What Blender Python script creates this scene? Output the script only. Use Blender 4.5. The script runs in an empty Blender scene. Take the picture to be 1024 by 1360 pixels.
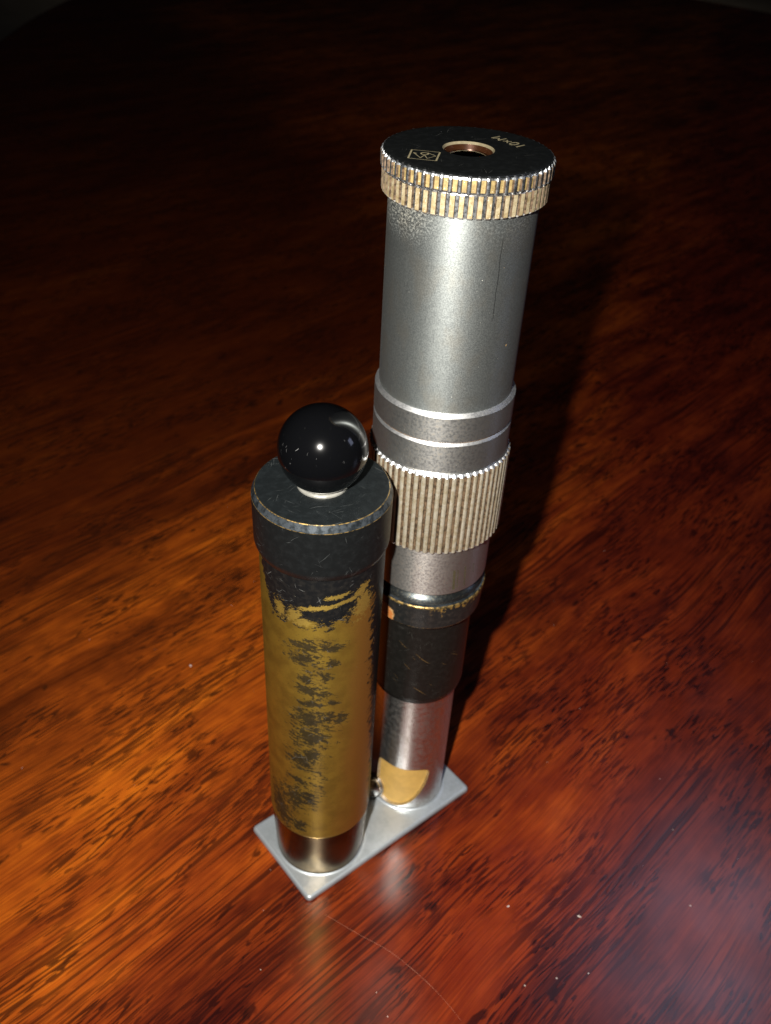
import bpy, bmesh, math, random
from mathutils import Vector, Matrix, noise as mnoise
from mathutils.geometry import delaunay_2d_cdt

random.seed(7)
scene = bpy.context.scene
MM = 0.001
PI = math.pi

# ------------------------------------------------------------------ camera
CAM = Vector((-102.41, -103.28, 197.53))
CF = Vector((0.52260754, 0.59944701, -0.6062546))
CR = Vector((0.77638825, -0.62843276, 0.04789112))
CU = Vector((0.35228206, 0.49571721, 0.79382731))
cam_data = bpy.data.cameras.new('camera')
cam = bpy.data.objects.new('camera', cam_data)
scene.collection.objects.link(cam)
cam.matrix_world = Matrix(((CR.x, CU.x, -CF.x, CAM.x*MM), (CR.y, CU.y, -CF.y, CAM.y*MM),
                           (CR.z, CU.z, -CF.z, CAM.z*MM), (0, 0, 0, 1)))
cam_data.sensor_fit = 'HORIZONTAL'
cam_data.sensor_width = 36.0
cam_data.lens = 36.0*1215.76/1024.0
cam_data.clip_start = 0.005
cam_data.clip_end = 50
cam_data.dof.use_dof = True
cam_data.dof.focus_distance = 0.140
cam_data.dof.aperture_fstop = 52.0
cam_data.dof.aperture_blades = 0
scene.camera = cam

# ------------------------------------------------------------------ light
world = bpy.data.worlds.new('World')
scene.world = world
world.use_nodes = True
bg = world.node_tree.nodes['Background']
bg.inputs['Color'].default_value = (0.80, 0.86, 1.0, 1)
bg.inputs['Strength'].default_value = 0.0012

# the flash beside the lens
fl = bpy.data.lights.new('flash', 'SPOT')
fl.energy = 4.0
fl.color = (1.0, 0.955, 0.88)
fl.shadow_soft_size = 0.0022
fl.spot_size = math.radians(103)
fl.spot_blend = 1.0
flash = bpy.data.objects.new('flash', fl)
scene.collection.objects.link(flash)
flash.location = (CAM - 17.5*CR + 9*CU)*MM
aim = (CF - 0.02*CR - 0.10*CU).normalized()
flash.rotation_euler = aim.to_track_quat('-Z', 'Y').to_euler()

# two panes of the cool window up to the right of the table
for d_, w_, h_, e_ in (((0.549, 0.065, 0.833), 0.30, 0.36, 1.15), ((0.68, -0.60, 0.40), 0.26, 0.34, 0.75)):
    wl = bpy.data.lights.new('window_light', 'AREA')
    wl.shape = 'RECTANGLE'
    wl.size = w_
    wl.size_y = h_
    wl.energy = e_
    wl.color = (0.64, 0.70, 1.0)
    wobj = bpy.data.objects.new('window_light', wl)
    scene.collection.objects.link(wobj)
    wdir = Vector(d_).normalized()
    wobj.location = wdir*1.5
    wobj.rotation_euler = (-wdir).to_track_quat('-Z', 'Y').to_euler()

# added lamp below table height, brightens only the floor far beyond the table
rl = bpy.data.lights.new('floor_fill', 'AREA')
rl.size = 2.5
rl.energy = 3.2
rl.color = (1.0, 0.93, 0.82)
floor_fill_obj = bpy.data.objects.new('floor_fill', rl)
scene.collection.objects.link(floor_fill_obj)
floor_fill_obj.location = (4.4, 5.0, -0.12)

scene.view_settings.view_transform = 'Standard'
scene.view_settings.look = 'None'
scene.view_settings.exposure = 0.0
scene.view_settings.gamma = 1.0
scene.view_settings.use_curve_mapping = False
scene.cycles.use_denoising = True
scene.cycles.max_bounces = 10


# ------------------------------------------------------------------ node helper
class NT:
    """small expression builder for shader nodes"""
    def __init__(self, name):
        self.mat = bpy.data.materials.new(name)
        self.mat.use_nodes = True
        self.nt = self.mat.node_tree
        self.nt.nodes.clear()
        self.out = self.nt.nodes.new('ShaderNodeOutputMaterial')
        self.bsdf = self.nt.nodes.new('ShaderNodeBsdfPrincipled')
        self.nt.links.new(self.bsdf.outputs[0], self.out.inputs['Surface'])
        tc = self.nt.nodes.new('ShaderNodeTexCoord')
        sc = self.vm('SCALE', tc.outputs['Object'], scale=1000.0)
        self.p = sc                                     # object coordinates in mm

    def _in(self, sock, v):
        if isinstance(v, (int, float)):
            sock.default_value = v
        elif isinstance(v, (tuple, list)):
            v = tuple(v)
            if len(sock.default_value) == 4 and len(v) == 3:
                v = v + (1,)
            sock.default_value = v
        else:
            self.nt.links.new(v, sock)

    def vm(self, op, a, b=None, scale=None):
        n = self.nt.nodes.new('ShaderNodeVectorMath'); n.operation = op
        self._in(n.inputs[0], a)
        if b is not None: self._in(n.inputs[1], b)
        if scale is not None: self._in(n.inputs['Scale'], scale)
        return n.outputs[0]

    def m(self, op, a, b=None, c=None, clamp=False):
        n = self.nt.nodes.new('ShaderNodeMath'); n.operation = op; n.use_clamp = clamp
        self._in(n.inputs[0], a)
        if b is not None: self._in(n.inputs[1], b)
        if c is not None: self._in(n.inputs[2], c)
        return n.outputs[0]

    def add(self, a, b): return self.m('ADD', a, b)
    def sub(self, a, b): return self.m('SUBTRACT', a, b)
    def mul(self, a, b): return self.m('MULTIPLY', a, b)
    def mx(self, a, b): return self.m('MAXIMUM', a, b)
    def mn(self, a, b): return self.m('MINIMUM', a, b)

    def step(self, x, lo, hi, t0=0.0, t1=1.0, smooth=True):
        n = self.nt.nodes.new('ShaderNodeMapRange')
        n.interpolation_type = 'SMOOTHSTEP' if smooth else 'LINEAR'
        n.clamp = True
        self._in(n.inputs[0], x)
        for i, v in enumerate((lo, hi, t0, t1)): self._in(n.inputs[1+i], v)
        return n.outputs[0]

    def xyz(self, v):
        n = self.nt.nodes.new('ShaderNodeSeparateXYZ'); self._in(n.inputs[0], v)
        return n.outputs

    def vec(self, x, y, z=0.0):
        n = self.nt.nodes.new('ShaderNodeCombineXYZ')
        for i, v in enumerate((x, y, z)): self._in(n.inputs[i], v)
        return n.outputs[0]

    def rotz(self, v, deg):
        n = self.nt.nodes.new('ShaderNodeVectorRotate'); n.rotation_type = 'Z_AXIS'
        self._in(n.inputs['Vector'], v); n.inputs['Angle'].default_value = math.radians(deg)
        return n.outputs[0]

    def noise(self, v, scale=1.0, detail=2.0, rough=0.5, dist=0.0, off=None):
        if off is not None: v = self.vm('ADD', v, off)
        n = self.nt.nodes.new('ShaderNodeTexNoise')
        self._in(n.inputs['Vector'], v)
        n.inputs['Scale'].default_value = scale; n.inputs['Detail'].default_value = detail
        n.inputs['Roughness'].default_value = rough; n.inputs['Distortion'].default_value = dist
        return n.outputs[0]

    def vor(self, v, scale=1.0, feature='F1', out='Distance', rnd=1.0):
        n = self.nt.nodes.new('ShaderNodeTexVoronoi'); n.feature = feature
        self._in(n.inputs['Vector'], v); n.inputs['Scale'].default_value = scale
        n.inputs['Randomness'].default_value = rnd
        return n.outputs[out]

    def ramp(self, x, stops):
        n = self.nt.nodes.new('ShaderNodeValToRGB'); self._in(n.inputs[0], x)
        el = n.color_ramp.elements
        while len(el) < len(stops): el.new(0.5)
        for e, (pos, col) in zip(el, stops):
            e.position = pos; e.color = tuple(col) + (1,)
        return n.outputs[0]

    def mix(self, f, a, b, blend='MIX'):
        n = self.nt.nodes.new('ShaderNodeMix'); n.data_type = 'RGBA'; n.blend_type = blend
        self._in(n.inputs[0], f); self._in(n.inputs[6], a); self._in(n.inputs[7], b)
        return n.outputs[2]

    def bump(self, h, strength=0.3, dist=0.1):
        n = self.nt.nodes.new('ShaderNodeBump')
        n.inputs['Strength'].default_value = strength
        n.inputs['Distance'].default_value = dist*MM
        self._in(n.inputs['Height'], h)
        self.nt.links.new(n.outputs[0], self.bsdf.inputs['Normal'])

    def set(self, **kw):
        names = dict(color='Base Color', metal='Metallic', rough='Roughness', spec='Specular IOR Level', ior='IOR',
                     coat='Coat Weight', coat_rough='Coat Roughness', trans='Transmission Weight', aniso='Anisotropic')
        for k, v in kw.items(): self._in(self.bsdf.inputs[names[k]], v)
        return self.mat

    def turned(self, amount):
        # lathe-turned metal: rougher along the axis than around it
        n = self.nt.nodes.new('ShaderNodeTangent'); n.direction_type = 'RADIAL'; n.axis = 'Z'
        self.nt.links.new(n.outputs[0], self.bsdf.inputs['Tangent'])
        self.bsdf.inputs['Anisotropic'].default_value = amount
        self.bsdf.inputs['Anisotropic Rotation'].default_value = 0.25

    def cyl(self, radius, front_deg):
        """(arc length from the facing line, z) on a cylinder about the object's z axis"""
        q = self.xyz(self.rotz(self.p, -front_deg))
        return self.mul(self.m('ARCTAN2', q[1], q[0]), radius), q[2]

    def scratches(self, v2, amount=0.70, width=0.05, scale=0.8, seeds=((20, 1), (75, 2), (130, 3), (160, 4))):
        """thin short scratch marks in a 2-D vector (mm)"""
        tot = None
        for ang, sd in seeds:
            w = self.vm('ADD', self.rotz(v2, ang), (sd*31.7, sd*17.3, 0))
            w = self.vm('ADD', w, self.vm('SCALE', self.vec(0.0, self.noise(w, 0.25, 1)), scale=1.2))
            s = self.vm('MULTIPLY', w, (0.30, 9.0, 1))
            n = self.noise(s, scale, 0.0)
            k = self.step(n, amount, amount+width)
            tot = k if tot is None else self.mx(tot, k)
        return tot


# ------------------------------------------------------------------ materials
def mat_wood():
    t = NT('varnished_mahogany')
    g = t.rotz(t.p, -7.0)                    # x runs along the grain
    wav = t.noise(t.vm('MULTIPLY', g, (0.012, 0.02, 0)), 1.0, 1)
    q = t.xyz(g)
    y = t.add(q[1], t.mul(t.sub(wav, 0.5), 9.0))
    g2 = t.vec(q[0], y, 0.0)
    N = lambda sx, sy, d=2.0, r=0.5, o=0, di=0.0: t.noise(t.vm('MULTIPLY', g2, (sx, sy, 0)), 1.0, d, r, di, (o*13.1, o*7.7, o*3.3))
    band = N(0.007, 0.030, 1, 0.5, 1)        # wide figure
    band2 = N(0.030, 0.13, 2, 0.5, 2)
    mott = N(0.16, 0.30, 2, 0.5, 3)          # curl mottling
    fibre = N(0.025, 2.3, 3, 0.6, 4)
    fig = t.add(t.mul(band, 0.58), t.add(t.mul(band2, 0.55), t.add(t.mul(mott, 0.24), t.mul(fibre, 0.42))))
    fig = t.step(fig, 0.58, 1.24, 0.0, 1.0, smooth=False)
    col = t.ramp(fig, [(0.0, (0.045, 0.0066, 0.0022)), (0.28, (0.12, 0.0180, 0.0036)), (0.52, (0.225, 0.036, 0.0048)),
                       (0.78, (0.36, 0.067, 0.0065)), (1.0, (0.50, 0.110, 0.010))])
    # painted shade: far side darkened beyond the lit patch, streaked along the grain
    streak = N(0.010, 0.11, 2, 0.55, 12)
    far_shade = t.mul(t.step(t.add(y, t.mul(t.sub(streak, 0.5), 150.0)), 105.0, 165.0), t.step(t.sub(q[0], t.mul(y, 0.45)), 110.0, 230.0, 1.0, 0.0))
    col = t.mix(t.mul(far_shade, 0.80), col, (0.050, 0.0075, 0.0022))
    near = t.step(t.add(t.sub(t.mul(q[0], -1.0), t.mul(y, 0.6)), t.mul(t.sub(mott, 0.5), 70.0)), 78.0, 125.0)  # near left corner darkened in the colour as the light falls off
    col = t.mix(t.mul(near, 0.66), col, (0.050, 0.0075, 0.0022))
    # short dark pores in clusters
    clus = t.step(N(0.04, 0.08, 2, 0.5, 5), 0.38, 0.58)
    p1 = t.step(N(0.15, 1.60, 0, 0.5, 6), 0.57, 0.63)
    p2 = t.step(N(0.10, 2.4, 0, 0.5, 7), 0.57, 0.64)
    p3 = t.step(N(0.24, 1.25, 0, 0.5, 11), 0.66, 0.72)
    pores = t.mx(t.mul(p1, t.add(t.mul(clus, 0.80), 0.12)), t.mx(t.mul(p2, t.add(t.mul(clus, 0.40), 0.25)), t.mul(p3, clus)))
    # long dark streaks
    lclus = t.step(N(0.014, 0.035, 1, 0.5, 8), 0.46, 0.60)
    ls = t.mul(t.step(N(0.030, 1.35, 0, 0.5, 9), 0.56, 0.65), lclus)
    pores = t.mx(pores, t.mul(ls, 0.85))
    col = t.mix(t.mul(pores, 0.86), col, (0.022, 0.0048, 0.0026))
    # dark knots of figure
    blot = t.step(N(0.085, 0.17, 3, 0.6, 10, 0.3), 0.635, 0.70)
    col = t.mix(t.mul(blot, 0.8), col, (0.022, 0.005, 0.0025))
    # painted light: wood tinted orange on the far side, redder near and right
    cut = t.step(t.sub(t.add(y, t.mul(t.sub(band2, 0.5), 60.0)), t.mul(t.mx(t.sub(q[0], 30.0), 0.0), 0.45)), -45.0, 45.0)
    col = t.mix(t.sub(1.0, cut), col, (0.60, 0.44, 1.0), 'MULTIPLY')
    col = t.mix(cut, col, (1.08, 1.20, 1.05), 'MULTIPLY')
    gold = t.mul(t.step(t.add(y, t.mul(t.sub(band2, 0.5), 50.0)), 20.0, 60.0), t.step(y, 105.0, 150.0, 1.0, 0.0))  # painted pool of light: strip on the left brightened to gold
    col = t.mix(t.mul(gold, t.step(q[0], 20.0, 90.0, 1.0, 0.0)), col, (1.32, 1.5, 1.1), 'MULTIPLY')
    r = t.step(t.noise(g, 0.06, 3), 0.3, 0.7, 0.19, 0.24)
    t.bump(t.sub(t.mul(fibre, 0.25), t.mul(pores, 0.6)), 0.07, 0.10)
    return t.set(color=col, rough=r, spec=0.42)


def speckle(t, v, scale, lo, hi, off=(0, 0, 0)):
    return t.step(t.noise(v, scale, 1.0, 0.5, 0.0, off), lo, hi)


def mat_satin():
    t = NT('satin_nickel')
    s, z = t.cyl(11.97, -134.8)
    v = t.vec(s, z)
    g = t.noise(t.p, 5.0, 2, 0.7)
    big = t.noise(t.vm('MULTIPLY', v, (1, 0.6, 1)), 0.22, 3, 0.6)
    col = t.mix(t.step(g, 0.35, 0.65), (0.29, 0.315, 0.315), (0.38, 0.41, 0.402))
    col = t.mix(t.mul(t.step(big, 0.45, 0.7), 0.35), col, (0.36, 0.33, 0.27))
    spk = speckle(t, t.p, 4.2, 0.80, 0.83)
    col = t.mix(t.mul(spk, 0.8), col, (0.85, 0.83, 0.72))
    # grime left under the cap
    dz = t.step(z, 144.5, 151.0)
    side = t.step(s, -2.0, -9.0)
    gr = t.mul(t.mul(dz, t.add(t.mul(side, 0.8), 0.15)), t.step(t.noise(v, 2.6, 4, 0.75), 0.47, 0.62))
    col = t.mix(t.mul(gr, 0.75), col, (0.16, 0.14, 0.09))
    # tan spots
    tan = speckle(t, v, 0.8, 0.80, 0.82, (5, 9, 1))
    col = t.mix(tan, col, (0.35, 0.22, 0.09))
    # one fine vertical scratch
    scr = t.mul(t.step(t.m('ABSOLUTE', t.sub(s, t.add(6.7, t.mul(t.noise(t.vec(0.0, z), 0.3, 1), 0.3)))), 0.04, 0.10, 1.0, 0.0),
                t.mul(t.step(z, 133.8, 135), t.step(z, 147, 148.5, 1.0, 0.0)))
    col = t.mix(t.mul(scr, 0.75), col, (0.06, 0.06, 0.06))
    metal = t.sub(0.93, t.add(t.mul(gr, 0.9), t.mul(t.add(spk, tan), 0.6)))
    rough = t.add(t.step(g, 0.3, 0.7, 0.40, 0.46), t.mul(gr, 0.2))
    t.turned(0.45)
    t.bump(g, 0.035, 0.05)
    return t.set(color=col, metal=metal, rough=rough)


def mat_steel(name='brushed_steel', rough=0.26, tint=(0.60, 0.585, 0.56), warm=(0.45, 0.39, 0.32), turn=0.7):
    t = NT(name)
    g = t.noise(t.p, 2.2, 3, 0.6)
    st = t.noise(t.vm('MULTIPLY', t.p, (0.6, 0.6, 7.0)), 1.0, 2)
    col = t.mix(t.step(g, 0.48, 0.72), tint, warm)
    spk = speckle(t, t.p, 3.4, 0.80, 0.83)
    col = t.mix(t.mul(spk, 0.7), col, (0.8, 0.78, 0.7))
    r = t.add(t.step(g, 0.3, 0.7, rough-0.05, rough+0.07), t.mul(st, 0.06))
    t.turned(turn)
    t.bump(t.add(t.mul(st, 0.5), t.mul(g, 0.5)), 0.05, 0.05)
    return t.set(color=col, metal=t.sub(0.96, t.mul(spk, 0.6)), rough=r)


def mat_chrome():
    t = NT('worn_chrome')
    g = t.noise(t.p, 0.9, 3, 0.6)
    fine = t.noise(t.p, 9.0, 2)
    col = t.mix(t.step(g, 0.42, 0.7), (0.68, 0.67, 0.65), (0.55, 0.52, 0.48))
    r = t.add(t.step(g, 0.3, 0.7, 0.25, 0.36), t.mul(fine, 0.06))
    t.turned(0.6)
    t.bump(fine, 0.03, 0.03)
    return t.set(color=col, metal=1.0, rough=r)


def mat_plate():
    t = NT('satin_plate_metal')
    g = t.noise(t.p, 0.35, 4, 0.6)
    f = t.noise(t.vm('MULTIPLY', t.p, (1.0, 5.0, 1.0)), 1.6, 3, 0.6)
    col = t.mix(t.step(g, 0.35, 0.7), (0.47, 0.51, 0.54), (0.37, 0.405, 0.43))
    col = t.mix(t.mul(t.step(f, 0.55, 0.75), 0.3), col, (0.30, 0.31, 0.31))
    t.bump(f, 0.06, 0.05)
    return t.set(color=col, metal=0.6, rough=t.step(g, 0.3, 0.7, 0.36, 0.48))


def mat_black(name, base=(0.011, 0.0125, 0.0135), rough=0.36, amount=0.70, scratch=(0.16, 0.17, 0.17), brass=0.0, cyl=None, spec=0.22):
    t = NT(name)
    if cyl:
        s, z = t.cyl(*cyl); v = t.vec(s, z)
    else:
        v = t.p
    g = t.noise(v, 0.8, 3, 0.6)
    col = t.mix(t.step(g, 0.4, 0.75), base, tuple(c*1.5 for c in base))
    sc = t.mul(t.scratches(v, amount), t.step(t.noise(v, 0.28, 2, off=(4, 8, 0)), 0.44, 0.60))
    col = t.mix(sc, col, scratch)
    spk = speckle(t, t.vm('ADD', v, (7, 1, 0)), 3.0, 0.815, 0.835)
    col = t.mix(t.mul(spk, 0.8), col, (0.45, 0.45, 0.42))
    if brass > 0:
        w = t.mul(t.scratches(v, 0.80, 0.03, 0.5, ((40, 9),)), brass)
        col = t.mix(w, col, (0.34, 0.19, 0.05))
    fine = t.noise(t.p, 5.0, 2)
    t.bump(t.add(t.mul(fine, 0.3), t.mul(sc, 0.5)), 0.04, 0.05)
    return t.set(color=col, rough=t.add(rough, t.add(t.mul(g, 0.08), -0.04)), spec=spec)


def mat_bakelite():
    t = NT('black_bakelite')
    col = (0.0018, 0.0019, 0.0023)
    spk = speckle(t, t.p, 3.6, 0.825, 0.845)
    tick = t.mul(t.scratches(t.rotz(t.p, 20), 0.83, 0.03, 0.9), t.step(t.noise(t.p, 0.35, 1), 0.50, 0.60))
    c = t.mix(t.mul(t.mx(spk, t.mul(tick, 0.5)), 0.6), col, (0.40, 0.40, 0.40))
    t.bump(t.mx(spk, tick), 0.12, 0.03)
    return t.set(color=c, rough=0.13, spec=0.28, coat=0.45, coat_rough=0.03)


def mat_brass_edge():
    t = NT('worn_brass_edge')
    n = t.noise(t.p, 1.3, 3, 0.6)
    col = t.mix(t.step(n, 0.38, 0.62), (0.06, 0.05, 0.03), (0.50, 0.33, 0.11))
    return t.set(color=col, metal=0.8, rough=0.35)


def mat_silver_edge():
    t = NT('worn_silver_edge')
    n = t.noise(t.p, 0.8, 3, 0.6)
    col = t.mix(t.step(n, 0.35, 0.6), (0.022, 0.028, 0.033), (0.085, 0.10, 0.115))
    col = t.mix(t.mul(speckle(t, t.p, 3.0, 0.60, 0.68), 0.6), col, (0.03, 0.03, 0.03))
    return t.set(color=col, metal=0.7, rough=0.36)


def mat_cream(name, a=(0.62, 0.50, 0.30), b=(0.42, 0.31, 0.16), metal=0.35, rough=0.5):
    t = NT(name)
    n = t.noise(t.p, 0.9, 3, 0.6)
    f = t.noise(t.p, 4.0, 2)
    col = t.mix(t.step(n, 0.35, 0.68), a, b)
    col = t.mix(t.mul(t.step(f, 0.55, 0.75), 0.5), col, tuple(c*0.35 for c in b))
    spk = speckle(t, t.p, 3.2, 0.70, 0.74)
    col = t.mix(spk, col, (0.75, 0.72, 0.62))
    t.bump(f, 0.2, 0.06)
    return t.set(color=col, metal=metal, rough=rough)


def mat_groove(name, a=(0.13, 0.085, 0.05), metal=0.2, rough=0.5):
    t = NT(name)
    n = t.noise(t.p, 1.8, 3, 0.6)
    col = t.mix(t.step(n, 0.4, 0.65), a, tuple(c*0.3 for c in a))
    return t.set(color=col, metal=metal, rough=rough)


def mat_plain(name, col, rough=0.4, metal=0.0, var=0.25, scale=1.2):
    t = NT(name)
    n = t.noise(t.p, scale, 3, 0.6)
    c = t.mix(t.step(n, 0.35, 0.65), col, tuple(x*(1-var) for x in col))
    return t.set(color=c, metal=metal, rough=rough)


FRONT_POST = math.degrees(math.atan2(-103.28, -102.41+27.07))


def mat_post():
    """brass under black paint that has worn off in flakes"""
    t = NT('worn_paint_on_brass')
    s, z = t.cyl(10.75, FRONT_POST)
    v = t.vec(s, z)
    vr = t.rotz(v, -14)
    ragged = t.noise(t.vm('MULTIPLY', vr, (0.50, 0.80, 1)), 1.0, 5, 0.68)
    fine = t.noise(t.vm('MULTIPLY', vr, (1.1, 2.2, 1)), 1.5, 5, 0.75, 0.0, (11, 4, 0))
    slow = t.noise(t.vec(t.mul(s, 0.16), t.mul(z, 0.05)), 1.0, 2, 0.5)
    rg = t.mul(t.sub(ragged, 0.5), 2.0)
    fg = t.mul(t.sub(fine, 0.5), 2.0)
    sg = t.mul(t.sub(t.noise(t.vm('MULTIPLY', t.rotz(v, 22), (0.55, 1.15, 1)), 1.0, 5, 0.66, 0.0, (31, 14, 0)), 0.5), 2.0)
    # main coat: what is left below the cap
    left = t.mul(t.mx(t.sub(-9.5, s), 0.0), 2.6)
    right = t.mul(t.mx(t.sub(s, 1.0), 0.0), 0.28)
    zb = t.add(t.add(82.6, left), right)
    f = t.mul(t.sub(z, zb), 0.30)
    f = t.mn(f, 1.6)
    # strip down the side towards the long tube
    sr = t.mul(t.sub(s, t.step(z, 20, 88, 13.2, 9.6)), 0.45)
    f = t.mx(f, t.mn(sr, 1.2))

    def blob(cs, cz, ws, wz, tilt=0.0):
        ds = t.sub(s, cs); dz = t.sub(z, cz)
        if tilt: dz = t.sub(dz, t.mul(ds, tilt))
        a = t.mul(ds, 0.85/ws); b = t.mul(dz, 0.8/wz)
        return t.sub(1.0, t.m('SQRT', t.add(t.mul(a, a), t.mul(b, b))))
    soft = None
    for b in ((-2.3, 77.3, 3.0, 1.3, 0.1), (1.9, 77.0, 1.8, 0.8, 0.1), (-3.5, 74.0, 2.3, 1.2, 0.1), (2.0, 73.0, 1.0, 0.9, 0),
              (0.75, 69.4, 1.1, 0.9, 0), (-2.9, 68.6, 1.1, 1.0, 0), (-2.3, 65.6, 2.2, 1.1, -0.2), (0.5, 64.9, 1.3, 0.7, 0),
              (-2.0, 62.0, 2.0, 1.0, 0.1), (2.0, 62.2, 1.0, 0.7, 0), (-2.3, 57.2, 2.7, 2.6, 0), (1.5, 57.9, 1.4, 1.3, 0), (3.4, 57.0, 1.2, 1.7, 0),
              (-2.0, 52.0, 3.2, 2.8, 0.1), (-3.7, 44.2, 2.7, 2.6, 0), (-2.0, 46.2, 2.0, 2.0, 0), (-4.5, 37.2, 2.0, 0.9, -0.4),
              (-5.6, 31.0, 3.0, 3.2, 0), (-9.4, 25.0, 2.6, 5.0, 0), (-4.7, 21.0, 1.7, 2.0, 0), (-8.2, 22.0, 2.2, 2.8, 0), (-2.5, 32.0, 1.8, 2.2, 0)):
        k = blob(*b)
        soft = k if soft is None else t.mx(soft, k)
    colm = t.mul(t.add(s, 1.2), 1/3.4)
    colf = t.sub(0.12, t.mul(t.mul(colm, colm), 0.7))
    colf = t.sub(colf, t.add(t.step(z, 78.0, 84.0, 0.0, 2.0), t.step(z, 26.0, 34.0, 2.0, 0.0)))
    soft = t.mx(t.sub(soft, 0.06), t.sub(colf, 0.22))
    mask_hard = t.step(t.add(f, t.add(t.mul(rg, 2.2), t.mul(fg, 1.3))), -0.03, 0.08)
    # streaks scraped bright through the coat
    bright = None
    for b in ((2.8, 89.6, 2.2, 0.42, 0.10), (-0.8, 87.0, 3.0, 0.48, 0.14), (4.2, 88.1, 2.8, 0.36, 0.22), (6.8, 89.6, 1.6, 0.7, 0.5), (7.4, 86.0, 1.6, 2.2, 0.3),
              (-7.8, 85.2, 1.0, 1.5, -0.4), (-5.0, 84.4, 1.2, 1.4, 0.2), (-3.4, 83.2, 2.0, 0.7, 0.0)):
        k = blob(*b)
        bright = k if bright is None else t.mx(bright, k)
    br = t.step(t.add(bright, t.add(t.mul(rg, 1.6), t.mul(fg, 1.9))), 0.06, 0.16)
    mask_hard = t.mul(mask_hard, t.sub(1.0, br))
    mask_soft = t.step(t.add(soft, t.add(t.mul(sg, 2.4), t.mul(fg, 1.9))), -0.02, t.step(z, 40.0, 75.0, 0.16, 0.05))
    specks = t.mul(t.step(t.noise(v, 1.7, 3, 0.6, off=(3, 3, 0)), 0.66, 0.72), t.step(s, 2.0, 8.0))
    mask = t.mx(mask_hard, t.mul(t.mx(mask_soft, t.mul(specks, 0.5)), 0.93))
    # brass: tarnish drifts from olive to copper
    tar = t.noise(v, 0.22, 3, 0.6)
    bc = t.mix(t.step(tar, 0.35, 0.66), (0.36, 0.235, 0.036), (0.26, 0.165, 0.027))
    bc = t.mix(t.step(t.add(s, t.mul(t.sub(slow, 0.5), 10.0)), 1.0, 9.0), bc, (0.42, 0.21, 0.045))
    bc = t.mix(t.mul(br, 0.6), bc, (0.62, 0.44, 0.10))
    g2 = t.noise(v, 3.5, 2)
    bc = t.mix(t.mul(t.step(g2, 0.5, 0.75), 0.25), bc, (0.12, 0.07, 0.02))
    pc = t.mix(t.step(t.noise(v, 1.0, 2), 0.4, 0.7), (0.0048, 0.0052, 0.0058), (0.010, 0.0095, 0.009))
    sc = t.mul(t.scratches(v, 0.77), t.step(t.noise(v, 0.3, 2), 0.5, 0.62))
    pc = t.mix(t.mul(sc, 0.6), pc, (0.2, 0.2, 0.19))
    col = t.mix(mask, bc, pc)
    spk = speckle(t, v, 3.0, 0.80, 0.82)
    col = t.mix(t.mul(spk, 0.7), col, (0.6, 0.56, 0.42))
    t.turned(0.5)
    t.bump(t.add(mask_hard, t.mul(g2, 0.25)), 0.15, 0.05)
    return t.set(color=col, metal=t.step(mask, 0.0, 1.0, 0.85, 0.0, False), rough=t.step(mask, 0.0, 1.0, 0.45, 0.38, False), spec=t.step(mask, 0.0, 1.0, 0.4, 0.14))


def mat_dark_ring():
    t = NT('black_ring_paint')
    s, z = t.cyl(12.1, -134.8)
    v = t.vec(s, z)
    n = t.noise(v, 0.9, 4, 0.65)
    base = t.mix(t.step(n, 0.4, 0.7), (0.010, 0.011, 0.011), (0.022, 0.020, 0.018))
    # worn through where the ring meets the post, and flecks along its top edge
    ds = t.mul(t.sub(s, -8.6), 1/2.8); dz = t.mul(t.sub(z, 68.2), 1/2.6)
    chip = t.sub(1.0, t.m('SQRT', t.add(t.mul(ds, ds), t.mul(dz, dz))))
    chip = t.step(t.add(chip, t.mul(t.sub(n, 0.5), 0.5)), 0.0, 0.12)
    cc = t.mix(t.step(t.noise(v, 0.7, 3, off=(2, 0, 0)), 0.42, 0.6), (0.42, 0.15, 0.04), (0.45, 0.28, 0.12))
    near = t.step(z, 69.3, 72.6)
    fl_ = t.mul(t.step(t.add(n, t.mul(near, 0.20)), 0.70, 0.75), t.step(s, 1.0, 4.0))
    col = t.mix(fl_, base, (0.40, 0.24, 0.06))
    col = t.mix(chip, col, cc)
    spk = speckle(t, v, 2.6, 0.81, 0.83)
    col = t.mix(spk, col, (0.5, 0.5, 0.48))
    t.bump(t.add(chip, fl_), -0.2, 0.05)
    return t.set(color=col, rough=0.36, metal=t.mul(fl_, 0.6), spec=0.4)


def mat_glass_lens():
    t = NT('amber_lens_glass')
    return t.set(color=(0.95, 0.62, 0.30), rough=0.02, trans=1.0, ior=1.52)


def mat_floor():
    t = NT('floor_boards_brown')
    n = t.noise(t.p, 0.01, 4, 0.6)
    return t.set(color=t.mix(t.step(n, 0.35, 0.65), (0.72, 0.62, 0.50), (0.6, 0.5, 0.4)), rough=0.5)


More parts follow.
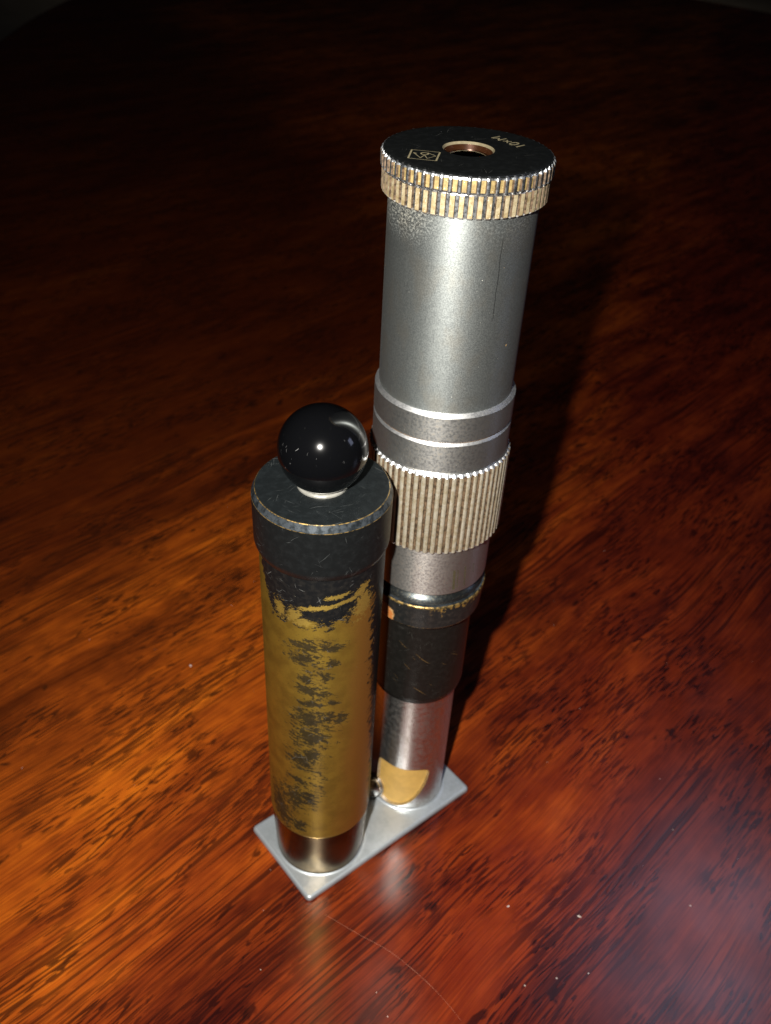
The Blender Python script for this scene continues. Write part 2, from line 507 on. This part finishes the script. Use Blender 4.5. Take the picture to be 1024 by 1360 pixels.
M = dict(
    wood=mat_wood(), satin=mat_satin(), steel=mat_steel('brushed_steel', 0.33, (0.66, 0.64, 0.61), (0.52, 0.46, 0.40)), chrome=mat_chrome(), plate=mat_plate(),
    ringsteel=mat_steel('ring_steel', 0.36, (0.48, 0.485, 0.475), (0.38, 0.355, 0.31), 0.55),
    bright_edge=mat_steel('bright_turned_edge', 0.40, (0.60, 0.61, 0.625), (0.48, 0.48, 0.47), 0.0),
    rollsteel=mat_steel('dark_rolled_steel', 0.36, (0.12, 0.135, 0.14), (0.20, 0.19, 0.15)),
    cap_black=mat_black('eyepiece_black', (0.0048, 0.0054, 0.0054), 0.36, 0.80, (0.07, 0.07, 0.065)),
    post_black=mat_black('post_cap_black', (0.0050, 0.0057, 0.0060), 0.36, 0.79, (0.06, 0.064, 0.064), 0.0, (12.25, FRONT_POST)),
    post_top=mat_black('post_top_black', (0.0060, 0.0075, 0.0082), 0.42, 0.80, (0.05, 0.055, 0.055)),
    barrel_black=mat_black('objective_black', (0.0075, 0.0070, 0.0062), 0.32, 0.80, (0.05, 0.05, 0.045), 0.35, (10.27, -134.8)),
    footbrass=mat_plain('polished_foot', (0.15, 0.10, 0.042), 0.26, 1.0, 0.35, 0.25),
    dark_ring=mat_dark_ring(), bakelite=mat_bakelite(), brass_edge=mat_brass_edge(), silver_edge=mat_silver_edge(),
    cream=mat_cream('cream_knurl', (0.54, 0.46, 0.30), (0.38, 0.29, 0.15), 0.45, 0.40), cream_collar=mat_cream('yellowed_nickel_ridge', (0.80, 0.74, 0.60), (0.62, 0.53, 0.36), 0.75, 0.40),
    knurl_dark=mat_groove('knurl_steel', (0.50, 0.52, 0.54), 0.95, 0.34), groove=mat_groove('brown_groove'),
    tan_dirt=mat_cream('tan_groove_dirt', (0.34, 0.25, 0.105), (0.20, 0.145, 0.055), 0.1, 0.6),
    post=mat_post(), gold=mat_plain('gold_engraving', (0.37, 0.32, 0.19), 0.45, 0.3),
    grad=mat_plain('graduation_fill', (0.045, 0.035, 0.015), 0.7), cream_rim=mat_plain('cream_lens_rim', (0.26, 0.22, 0.135), 0.45, 0.3),
    brown_in=mat_plain('brown_tube_interior', (0.055, 0.019, 0.007), 0.28, 0.5), lens=mat_glass_lens(),
    window=mat_plain('yellow_card', (0.60, 0.37, 0.095), 0.6, 0.0, 0.12, 0.4), washer=mat_plain('pale_washer', (0.34, 0.335, 0.30), 0.4, 0.4),
    dust=mat_plain('pale_dust', (0.62, 0.52, 0.46), 0.8), floor=mat_floor(), pale_line=mat_plain('pale_hairline', (0.30, 0.14, 0.09), 0.5),
)


# ------------------------------------------------------------------ mesh helpers
def link(name, me, parent=None, loc=(0, 0, 0)):
    o = bpy.data.objects.new(name, me)
    scene.collection.objects.link(o)
    o.location = Vector(loc)*MM
    if parent: o.parent = parent
    return o


def build(name, verts, faces, mats, mi=None, parent=None, loc=(0, 0, 0), smooth=None):
    me = bpy.data.meshes.new(name)
    me.from_pydata([tuple(c*MM for c in v) for v in verts], [], faces)
    for m in mats: me.materials.append(M[m])
    if mi: me.polygons.foreach_set('material_index', mi)
    if smooth is None: smooth = [True]*len(faces)
    me.polygons.foreach_set('use_smooth', smooth)
    me.update()
    return link(name, me, parent, loc)


def rounded(profile):
    """profile: list of (r, z, bevel, mat of the segment that follows) -> strips of points with a material"""
    n = len(profile)
    strips = []; prev_end = None
    for i, pr in enumerate(profile):
        r, z, b, m = pr[:4]
        P = Vector((r, z))
        if 0 < i < n-1 and b > 0:
            A = Vector(profile[i-1][:2]); C = Vector(profile[i+1][:2])
            d1 = (A-P); d2 = (C-P)
            b1 = min(b, d1.length*0.49); b2 = min(b, d2.length*0.49)
            s = P+d1.normalized()*b1; e = P+d2.normalized()*b2
            arc = []
            for k in range(6):
                t = k/5; arc.append(s*(1-t)**2 + P*2*t*(1-t) + e*t*t)
            if prev_end is not None: strips.append(([prev_end[0], s], prev_end[1]))
            strips.append((arc, profile[i-1][3] if len(profile[i]) < 5 else profile[i][4]))
            prev_end = (e, m)
        else:
            if prev_end is not None: strips.append(([prev_end[0], P], prev_end[1]))
            prev_end = (P, m)
    return strips


def lathe(name, profile, parent=None, loc=(0, 0, 0), seg=144, default='steel'):
    prof = []
    for p in profile:
        p = tuple(p)
        if len(p) == 2: p = p+(0.0, default)
        elif len(p) == 3: p = p+(default,)
        elif p[3] is None: p = p[:3]+(default,)+p[4:]
        prof.append(p)
    mats = []; verts = []; faces = []; mi = []
    for pts, m in rounded(prof):
        if m not in mats: mats.append(m)
        base = len(verts); k = len(pts)
        for j in range(seg):
            a = 2*PI*j/seg; ca, sa = math.cos(a), math.sin(a)
            for p in pts: verts.append((p.x*ca, p.x*sa, p.y))
        for j in range(seg):
            j2 = (j+1) % seg
            for q in range(k-1):
                faces.append((base+j*k+q, base+j2*k+q, base+j2*k+q+1, base+j*k+q+1)); mi.append(mats.index(m))
    # profiles that run top to bottom need flipped winding; from_pydata is fixed by recalculating
    o = build(name, verts, faces, mats, mi, parent, loc)
    bm = bmesh.new(); bm.from_mesh(o.data)
    bmesh.ops.remove_doubles(bm, verts=[v for v in bm.verts if abs(v.co.x) < 1e-7 and abs(v.co.y) < 1e-7], dist=1e-7)
    bm.to_mesh(o.data); bm.free()
    return o


def knurl(name, n, r_out, depth, levels, r_in, mats, ridge=0.5, slope=0.12, parent=None, loc=(0, 0, 0), crown=0.0, phase=0.0, jitter=0.0):
    """a ring cut with n vertical ridges. levels: (z, dr) from bottom to top; mats = ridge, groove, wall, face"""
    verts = []; faces = []; mi = []; smooth = []
    rnd = random.Random(n)
    outline = []                       # (angle, radius, material of the span that follows)
    for i in range(n):
        a0 = 2*PI*(i+phase)/n; w = 2*PI/n
        jr = r_out + rnd.uniform(-jitter, jitter)
        rg = r_out-depth
        h = ridge*0.5*w; sl = slope*w
        if crown > 0:
            outline += [(a0-h, jr-crown, 0), (a0-h*0.5, jr-crown*0.25, 0), (a0, jr, 0), (a0+h*0.5, jr-crown*0.25, 0), (a0+h, jr-crown, 2)]
        else:
            outline += [(a0-h, jr, 0), (a0, jr, 0), (a0+h, jr, 2)]
        outline += [(a0+h+sl, rg, 1), (a0+w-h-sl, rg, 2)]
    k = len(outline)
    def ringv(z, dr):
        return [(max(min(r-dr, r), r_in) * math.cos(a), max(r-dr, r_in)*math.sin(a), z) for a, r, m in outline]
    for (z0, d0), (z1, d1) in zip(levels[:-1], levels[1:]):
        A = ringv(z0, d0); B = ringv(z1, d1)
        for j in range(k):
            j2 = (j+1) % k; b = len(verts)
            verts += [A[j], A[j2], B[j2], B[j]]
            faces.append((b, b+1, b+2, b+3))
            m = outline[j][2]
            mi.append(m if abs(d0-d1) < 1e-6 else 3); smooth.append(False)
    for (z, dr), up in ((levels[-1], True), (levels[0], False)):
        A = ringv(z, dr)
        for j in range(k):
            j2 = (j+1) % k; b = len(verts)
            I = [(r_in*math.cos(outline[q][0]), r_in*math.sin(outline[q][0]), z) for q in (j, j2)]
            verts += [A[j], A[j2], I[1], I[0]]
            faces.append((b, b+1, b+2, b+3) if up else (b+3, b+2, b+1, b)); mi.append(3); smooth.append(False)
    return build(name, verts, faces, mats, mi, parent, loc, smooth)


def tag(o, label=None, cat=None, kind=None, group=None):
    if label: o['label'] = label
    if cat: o['category'] = cat
    if kind: o['kind'] = kind
    if group: o['group'] = group
    return o


# ------------------------------------------------------------------ setting
def tabletop():
    cx, cy, a, b = 548.0, 225.0, 600.0, 1200.0      # oval top, long axis near 70 degrees
    ux = Vector((0.938, -0.347)); uy = Vector((0.347, 0.938))
    prof = [(1.0, 0.0, 0.0), (1.0, -0.0, 6.0)]
    seg = 220
    rings = [(0.0, 0.0), (4.0, -0.8), (9.0, -4.0), (12.0, -9.0), (12.0, -20.0), (9.0, -26.0), (4.0, -28.0)]
    verts = []; faces = []
    for off, z in rings:
        for j in range(seg):
            t = 2*PI*j/seg
            nrm = Vector((math.cos(t)*b, math.sin(t)*a)).normalized()
            p2 = Vector((math.cos(t)*a, math.sin(t)*b))+nrm*(off-12.0)
            w = ux*p2.x+uy*p2.y
            verts.append((w.x+cx, w.y+cy, z))
    for i in range(len(rings)-1):
        for j in range(seg):
            j2 = (j+1) % seg
            faces.append((i*seg+j2, i*seg+j, (i+1)*seg+j, (i+1)*seg+j2))
    faces.append(tuple(range(seg)))
    faces.append(tuple(reversed([(len(rings)-1)*seg+j for j in range(seg)])))
    sm = [True]*(len(faces)-2)+[False, False]
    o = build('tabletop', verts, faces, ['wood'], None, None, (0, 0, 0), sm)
    tag(o, kind='structure')


tabletop()
fl_me = build('floor', [(-4000, -4000, -740), (14000, -4000, -740), (14000, 14000, -740), (-4000, 14000, -740)], [(0, 1, 2, 3)], ['floor'])
tag(fl_me, kind='structure')

# ------------------------------------------------------------------ microscope
scope = bpy.data.objects.new('pocket_microscope', None)
scene.collection.objects.link(scope)
scope.empty_display_size = 0.02
tag(scope, 'old metal pocket microscope with knurled eyepiece and ball-topped brass post on a grey plate', 'microscope')


def plate():
    x0, x1, y0, y1 = -38.7, 11.35, -11.75, 11.95
    rc = 1.15
    base = []
    for cx, cy, a0 in ((x1-rc, y1-rc, 0), (x0+rc, y1-rc, 90), (x0+rc, y0+rc, 180), (x1-rc, y0+rc, 270)):
        for k in range(9):
            a = math.radians(a0+90*k/8); base.append((cx, cy, math.cos(a), math.sin(a)))
    n = len(base)
    rings = [(-0.5, 0.06), (-0.15, 0.16), (0, 0.45), (0, 0.85)]
    for k in range(1, 6):
        a = math.radians(90*k/5); rings.append((-0.75*(1-math.cos(a)), 0.85+0.75*math.sin(a)))
    verts = []; faces = []
    for off, z in rings:
        for cx, cy, ca, sa in base: verts.append((cx+(rc+off)*ca, cy+(rc+off)*sa, z))
    for i in range(len(rings)-1):
        for j in range(n):
            j2 = (j+1) % n; faces.append((i*n+j, i*n+j2, (i+1)*n+j2, (i+1)*n+j))
    sm = [True]*len(faces)
    b = len(verts); top = [verts[(len(rings)-1)*n+j] for j in range(n)]
    verts += top; faces.append(tuple(range(b, b+n))); sm.append(False)
    faces.append(tuple(reversed(range(n)))); sm.append(False)
    return build('base_plate', verts, faces, ['plate'], None, scope, (0, 0, 0), sm)


plate()
ZP = 1.6

# --- long tube, from the plate upwards
FR = math.radians(-134.8)


def sight_tube():
    """chrome tube with a cut-out near its foot; a yellow card sits behind the opening"""
    R = 9.05
    outl = [(-7.4, 17.0), (-5.6, 17.5), (-3.0, 17.35), (-0.2, 17.2), (2.2, 17.15), (4.2, 16.8), (5.4, 15.9), (5.75, 14.4), (5.3, 11.6), (4.3, 8.8),
            (3.0, 6.4), (1.5, 4.5), (-0.4, 3.1), (-2.4, 2.5), (-4.6, 2.4), (-6.4, 3.0), (-7.6, 4.4), (-8.1, 7.0), (-8.1, 12.0), (-7.9, 15.5)]
    # resample
    dense = []
    for i in range(len(outl)):
        a = Vector(outl[i]); b = Vector(outl[(i+1) % len(outl)])
        p0 = Vector(outl[i-1]); p3 = Vector(outl[(i+2) % len(outl)])
        for k in range(4):
            t = k/4
            dense.append(0.5*((2*a)+(b-p0)*t+(2*p0-5*a+4*b-p3)*t*t+(3*a-p0-3*b+p3)*t**3))
    half = PI*R
    pts = list(dense); nd = len(dense)
    edges = [(i, (i+1) % nd) for i in range(nd)]
    NU, NZ = 120, 26
    zt = 41.4
    zs_ = [ZP]+[ZP+(zt-ZP)*k/NZ for k in range(1, NZ+1)]
    def inside(p):
        c = False
        for i in range(nd):
            a = dense[i]; b = dense[(i+1) % nd]
            if (a.y > p.y) != (b.y > p.y) and p.x < (b.x-a.x)*(p.y-a.y)/(b.y-a.y)+a.x: c = not c
        return c
    for i in range(NU+1):
        for z in zs_:
            p = Vector((-half+2*half*i/NU, z))
            if not inside(p) and min((p-q).length for q in dense) > 0.25: pts.append(p)
    vo, eo, fo, _, _, _ = delaunay_2d_cdt(pts, edges, [], 0, 1e-6)
    def wrap(p, r):
        a = FR+p.x/R
        return (r*math.cos(a), r*math.sin(a), p.y)
    verts = [wrap(p, R) for p in vo]; faces = []
    for f in fo:
        c = sum((vo[i] for i in f), Vector((0, 0)))/len(f)
        if not inside(c): faces.append(tuple(f))
    sm = [True]*len(faces)
    # recessed lip of the opening
    b = len(verts)
    verts += [wrap(p, R) for p in dense]+[wrap(p, R-0.8) for p in dense]
    for i in range(nd):
        i2 = (i+1) % nd
        faces.append((b+i2, b+i, b+nd+i, b+nd+i2)); sm.append(True)
    o = build('sight_tube', verts, faces, ['chrome'], None, scope, (0, 0, 0), sm)
    # the card behind it, a strip of a slightly smaller cylinder
    verts = []; faces = []
    for i in range(25):
        for k in range(2):
            verts.append(wrap(Vector((-9.6+16.8*i/24, 2.0+16.8*k)), R-0.82))
    for i in range(24): faces.append((i*2, i*2+2, i*2+3, i*2+1))
    c = build('window_card', verts, faces, ['window'], None, o)
    c['label'] = 'yellow card showing in the cut-out at the tube foot'
    # fillet of solder at the foot
    lathe('foot_fillet', [(R+0.7, ZP+0.02), (R+0.35, ZP+0.08), (R+0.12, ZP+0.22), (R-0.02, ZP+0.5)], o, default='plate')
    return o


sight_tube()

# small clamp screw beside the cut-out, towards the post
def clamp_screw():
    a = FR+math.radians(-56); b = FR+math.radians(-30)
    dome = [(0, 1.9)]+[(2.9*math.sin(q), 0.5+1.4*math.cos(q)) for q in [PI/2*k/7 for k in range(1, 8)]]
    o = lathe('clamp_screw', dome+[(2.9, 0.5), (2.9, -0.3, 0.1), (2.3, -0.4), (2.3, -3.0)], scope, default='chrome', seg=48)
    d = Vector((math.cos(a), math.sin(a), 0.0)); ax = Vector((math.cos(b), math.sin(b), 0.25)).normalized()
    o.matrix_local = Matrix.Translation((d*10.0+Vector((0, 0, ZP+3.6)))*MM) @ ax.to_track_quat('Z', 'Y').to_matrix().to_4x4()
    lathe('screw_collar', [(2.9, 0.1), (3.35, 0.1, 0.1), (3.35, -0.5, 0.1), (2.3, -0.5)], o, default='steel', seg=48)


clamp_screw()

lathe('objective_barrel', [(8.6, 41.2), (9.2, 41.0, 0.15, 'silver_edge'), (9.9, 41.9, 0.2, 'barrel_black', 'barrel_black'), (10.27, 43.3, 0.3, 'barrel_black'), (10.27, 65.2, 0.1, 'barrel_black'),
                           (10.4, 65.6, 0, 'barrel_black'), (8, 65.6)], scope, default='barrel_black')
lathe('objective_ring', [(9.0, 65.62), (10.6, 65.66, 0.0, 'brass_edge'), (10.95, 65.75, 0, 'dark_ring'), (11.72, 66.75, 0.12, 'brass_edge'), (11.78, 66.95, 0.0, 'dark_ring'),
                         (12.24, 72.55, 0.0, 'brass_edge'), (12.20, 72.85, 0.1, 'brass_edge'), (12.0, 72.98, 0.0, 'silver_edge'), (11.4, 73.0), (8, 73.0)], scope, default='dark_ring')
lathe('lock_ring', [(9.5, 73.02), (11.55, 73.02, 0.2), (11.75, 73.6, 0.3), (11.62, 74.4, 0.3), (11.2, 74.9, 0.2), (10.95, 75.3, 0.1), (10.95, 75.9), (9, 75.9)], scope, default='rollsteel')

steel_sleeve = lathe('graduated_sleeve', [(9.0, 75.92), (11.6, 75.92, 0.08), (11.95, 76.15, 0.15), (11.95, 87.4, 0.0), (9, 87.4)], scope, default='steel')


def curved_bar(name, s0, s1, z0, z1, r, mat, parent):
    verts = []; faces = []
    n = 4
    for i in range(n+1):
        t = i/n
        for z, ds in ((z0, 0.25), (z1, 0.0)):
            a = FR+(s0+(s1-s0)*t+ds)/r
            verts.append(((r+0.015)*math.cos(a), (r+0.015)*math.sin(a), z))
    for i in range(n): faces.append((i*2, i*2+2, i*2+3, i*2+1))
    return build(name, verts, faces, [mat], None, parent)


for s0, w, z0, z1 in ((5.30, 0.55, 77.1, 82.1), (6.22, 0.18, 77.4, 82.0), (7.85, 0.30, 77.3, 82.3), (10.1, 0.14, 79.6, 82.1)):
    curved_bar('graduation_mark', s0, s0+w, z0, z1, 11.95, 'grad', steel_sleeve)

knurl('focusing_collar', 60, 13.23, 0.42, [(87.42, 0.35), (87.8, 0.0), (105.0, 0.0), (105.55, 0.42)], 10.0,
      ['cream_collar', 'groove', 'groove', 'bright_edge'], 0.56, 0.10, scope, crown=0.16, jitter=0.02)

lathe('lower_band', [(10.5, 105.6), (12.85, 105.6, 0.06), (12.66, 105.85, 0.1), (12.66, 111.35, 0.05, 'bright_edge'), (12.28, 111.8, 0.0, 'groove'), (12.2, 112.05), (10, 112.05)], scope, default='ringsteel')
lathe('upper_band', [(10.5, 112.07), (12.45, 112.07, 0.08), (12.67, 112.3, 0.1), (12.67, 116.95, 0.05, 'bright_edge'), (12.05, 117.6, 0.0, 'bright_edge'), (11.9, 117.62), (10, 117.62)], scope, default='ringsteel')
lathe('draw_tube', [(10, 117.4), (11.97, 117.4), (11.97, 151.2), (10, 151.2)], scope, default='satin', seg=160)


# --- eyepiece
ep = knurl('eyepiece_cap', 60, 13.42, 0.42, [(154.75, 0.05), (154.95, 0.0), (156.75, 0.0), (157.1, 0.15), (157.32, 0.42)], 12.2,
           ['knurl_dark', 'tan_dirt', 'groove', 'knurl_dark'], 0.36, 0.08, scope, crown=0.06, jitter=0.05)
ep2 = knurl('knurled_skirt', 60, 13.12, 0.36, [(151.0, 0.30), (151.3, 0.0), (154.5, 0.0), (154.68, 0.1)], 11.0,
            ['cream', 'knurl_dark', 'groove', 'steel'], 0.52, 0.06, ep, phase=0.37, jitter=0.03)
disc = lathe('eyepiece_disc', [(5.05, 157.1, 0, 'cream_rim'), (5.05, 157.1, 0, 'cream_rim'), (4.55, 157.44, 0.0, 'cap_black'), (12.3, 157.42, 0.0, 'cap_black'), (12.75, 157.36, 0.2, 'cap_black'), (13.02, 157.15, 0, 'cap_black'), (12.2, 157.0)], ep, default='cap_black')
bpy.data.objects.remove(disc, do_unlink=True)
disc = lathe('eyepiece_disc', [(3.5, 155.2, 0, 'brown_in'), (3.75, 157.1, 0.0, 'cream_rim'), (4.02, 157.44, 0.0, 'cap_black'), (12.3, 157.43, 0.0, 'cap_black'),
                               (13.0, 157.33, 0.25, 'cap_black'), (13.12, 157.10, 0, 'cap_black'), (12.2, 157.0)], ep, default='cap_black')
lathe('lens_well', [(3.9, 156.5), (3.6, 155.5), (3.5, 150.0), (2.6, 148.6), (2.6, 147.6), (0, 147.4)], ep, default='brown_in', seg=64)
lathe('eye_lens', [(3.6, 156.1)]+[(3.6*math.cos(a), 156.15+0.75*math.sin(a)) for a in [PI/2*k/8 for k in range(9)]], ep, default='lens', seg=64)
# closed underside of the lens
lathe('field_lens', [(0, 152.0), (2.2, 152.3), (3.3, 153.0), (3.4, 153.3), (2.2, 153.1), (0, 153.0)], ep, default='lens', seg=48)

ZC = 157.465


def strokes(name, segs, width, parent, mat='gold'):
    verts = []; faces = []
    for i, (a, b, *w) in enumerate(segs):
        a = Vector(a); b = Vector(b); wd = w[0] if w else width
        d = (b-a).normalized(); n = Vector((-d.y, d.x))*wd*0.5
        k = len(verts)
        z = ZC+0.0015*i
        verts += [(*(a-n), z), (*(b-n), z), (*(b+n), z), (*(a+n), z)]
        faces.append((k, k+1, k+2, k+3))
    return build(name, verts, faces, [mat], None, parent)


def emblem():
    TL, TR, BR, BL = Vector((-8.0, 3.96)), Vector((-5.2, 0.74)), Vector((-8.54, -2.15)), Vector((-11.28, 0.98))
    def P(u, v): return TL.lerp(TR, u).lerp(BL.lerp(BR, u), v)
    segs = [(P(0, 0), P(1, 0), 0.13), (P(1, 0), P(1, 1), 0.26), (P(1, 1), P(0, 1), 0.14), (P(0, 1), P(0, 0), 0.26)]
    c = P(0.5, 0.34)
    pr = None
    for k in range(17):
        a = 2*PI*k/16; p = c+Vector((math.cos(a), math.sin(a)))*0.55
        if pr is not None: segs.append((pr, p, 0.22))
        pr = p
    segs += [(P(0.12, 0.38), P(0.42, 0.86), 0.13), (P(0.42, 0.86), P(0.52, 0.5), 0.12), (P(0.52, 0.5), P(0.66, 0.86), 0.12), (P(0.60, 0.22), P(0.92, 0.5), 0.13),
             (P(0.66, 0.86), P(0.92, 0.5), 0.10), (P(0.1, 0.36), P(0.22, 0.42), 0.3)]
    strokes('engraved_emblem', segs, 0.13, ep)


emblem()


def engraving(text, pos, rot, size, parent):
    cu = bpy.data.curves.new('engraving_text', 'FONT')
    cu.body = text; cu.size = size*MM; cu.align_x = 'CENTER'; cu.align_y = 'CENTER'
    cu.extrude = 0.000004
    tmp = bpy.data.objects.new('engraving_text', cu)
    scene.collection.objects.link(tmp)
    bpy.context.view_layer.update()
    me = bpy.data.meshes.new_from_object(tmp.evaluated_get(bpy.context.evaluated_depsgraph_get()))
    bpy.data.objects.remove(tmp, do_unlink=True)
    me.materials.clear(); me.materials.append(M['gold'])
    o = link('engraved_lettering', me, parent, (pos[0], pos[1], ZC+0.004))
    o.rotation_euler = (0, 0, rot)
    return o


engraving('10×M', (8.35, -0.45), math.radians(90), 2.75, ep)

# --- post with the ball
PX = (-27.07, 0, 0)
PB = (-26.95, 0, 0)
post = lathe('brass_post', [(8, 17.6), (11.12, 17.5, 0.05), (11.2, 18.0, 0.1), (11.45, 93.9), (8, 93.9)], scope, PB, default='post', seg=160)
lathe('post_foot', [(7, ZP+0.02), (10.2, ZP+0.02), (10.55, 8.0, 2.0), (11.02, 17.2, 0.05), (10.8, 17.35), (10.8, 17.62), (7, 17.62)], scope, PB, default='footbrass', seg=160)
lathe('foot_fillet', [(10.9, ZP+0.02), (10.6, ZP+0.05), (10.4, ZP+0.14), (10.2, ZP+0.3)], scope, PB, default='plate')
pcap = lathe('post_cap', [(9, 93.5), (11.3, 93.4, 0.05), (11.65, 93.7, 0.3), (12.15, 95.0, 0.4), (12.25, 104.28, 0, 'brass_edge'), (12.22, 104.42, 0.0, 'silver_edge'),
                          (11.66, 105.64, 0.0, 'brass_edge'), (11.54, 105.74, 0.0, 'post_top'), (11.45, 105.76, 0, 'post_top'), (0, 105.78)], scope, PX, default='post_black', seg=160)
lathe('ball_washer', [(0, 106.35), (4.1, 106.35, 0.1), (4.45, 106.1, 0.12), (4.45, 105.77), (3, 105.77)], pcap, PX and (0, 0, 0), default='washer', seg=96)


def ball():
    r = 7.64
    prof = [(0.0, 112.9+r)]+[(r*math.sin(a), 112.9+r*math.cos(a)) for a in [PI*k/56 for k in range(1, 48)]]+[(3.6, 106.3), (0, 106.3)]
    verts = []; faces = []
    seg = 96
    bm = bmesh.new()
    bmesh.ops.create_uvsphere(bm, u_segments=96, v_segments=64, radius=r*MM)
    for v in bm.verts:
        if v.co.z < -6.7*MM: v.co.z = -6.7*MM
    for f in bm.faces: f.smooth = True
    me = bpy.data.meshes.new('ball_knob'); bm.to_mesh(me); bm.free()
    me.materials.append(M['bakelite'])
    return link('ball_knob', me, scope, (PX[0], PX[1], 112.95))


ball()

# ------------------------------------------------------------------ small things on the table
def dust():
    verts = []; faces = []
    rnd = random.Random(3)
    spots = [(-23.9, 68.0, 1.0), (-2.8, -40.0, 0.7), (-6.1, -58.0, 0.6), (8.5, -51.7, 0.8), (-12.7, -54.9, 0.5), (0.2, -61.6, 0.5), (31.1, -65.8, 0.6), (-39.9, -41.8, 0.5)]
    for _ in range(60):
        u = rnd.uniform(-110, 120); w = rnd.uniform(-90, 150)
        spots.append((u, w, rnd.uniform(0.12, 0.3)))
    for x, y, s in spots:
        b = len(verts); s *= 0.62
        n = 6; st = rnd.uniform(1.0, 2.0); ro = rnd.uniform(0, PI)
        for k in range(n):
            a = 2*PI*k/n; q = s*rnd.uniform(0.6, 1.0)
            px, py = q*math.cos(a)*st*0.6, q*math.sin(a)*0.6
            verts.append((x+px*math.cos(ro)-py*math.sin(ro), y+px*math.sin(ro)+py*math.cos(ro), 0.01))
        verts.append((x, y, s*0.35))
        for k in range(n): faces.append((b+k, b+(k+1) % n, b+n))
    o = build('dust_specks', verts, faces, ['dust'])
    tag(o, 'pale specks of dust scattered on the varnished table', 'dust', 'stuff')


dust()


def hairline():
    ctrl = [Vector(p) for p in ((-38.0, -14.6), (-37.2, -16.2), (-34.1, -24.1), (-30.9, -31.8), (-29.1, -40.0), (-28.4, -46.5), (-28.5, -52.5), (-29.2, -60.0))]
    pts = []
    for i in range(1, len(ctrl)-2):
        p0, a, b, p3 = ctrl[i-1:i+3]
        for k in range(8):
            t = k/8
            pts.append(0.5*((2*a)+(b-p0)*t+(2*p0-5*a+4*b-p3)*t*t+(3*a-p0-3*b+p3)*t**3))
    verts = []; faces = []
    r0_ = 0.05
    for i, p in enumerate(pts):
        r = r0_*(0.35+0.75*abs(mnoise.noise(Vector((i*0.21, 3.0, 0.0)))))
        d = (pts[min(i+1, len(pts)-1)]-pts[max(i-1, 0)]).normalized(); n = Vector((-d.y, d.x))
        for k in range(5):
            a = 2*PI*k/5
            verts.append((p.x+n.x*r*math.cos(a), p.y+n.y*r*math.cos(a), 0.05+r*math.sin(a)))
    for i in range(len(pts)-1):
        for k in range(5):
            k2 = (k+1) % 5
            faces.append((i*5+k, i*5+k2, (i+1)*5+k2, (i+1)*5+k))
    o = build('pale_curved_line', verts, faces, ['pale_line'])  # thin pale curve lying on the table
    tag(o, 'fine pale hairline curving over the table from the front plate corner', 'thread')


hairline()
bpy.context.view_layer.update()
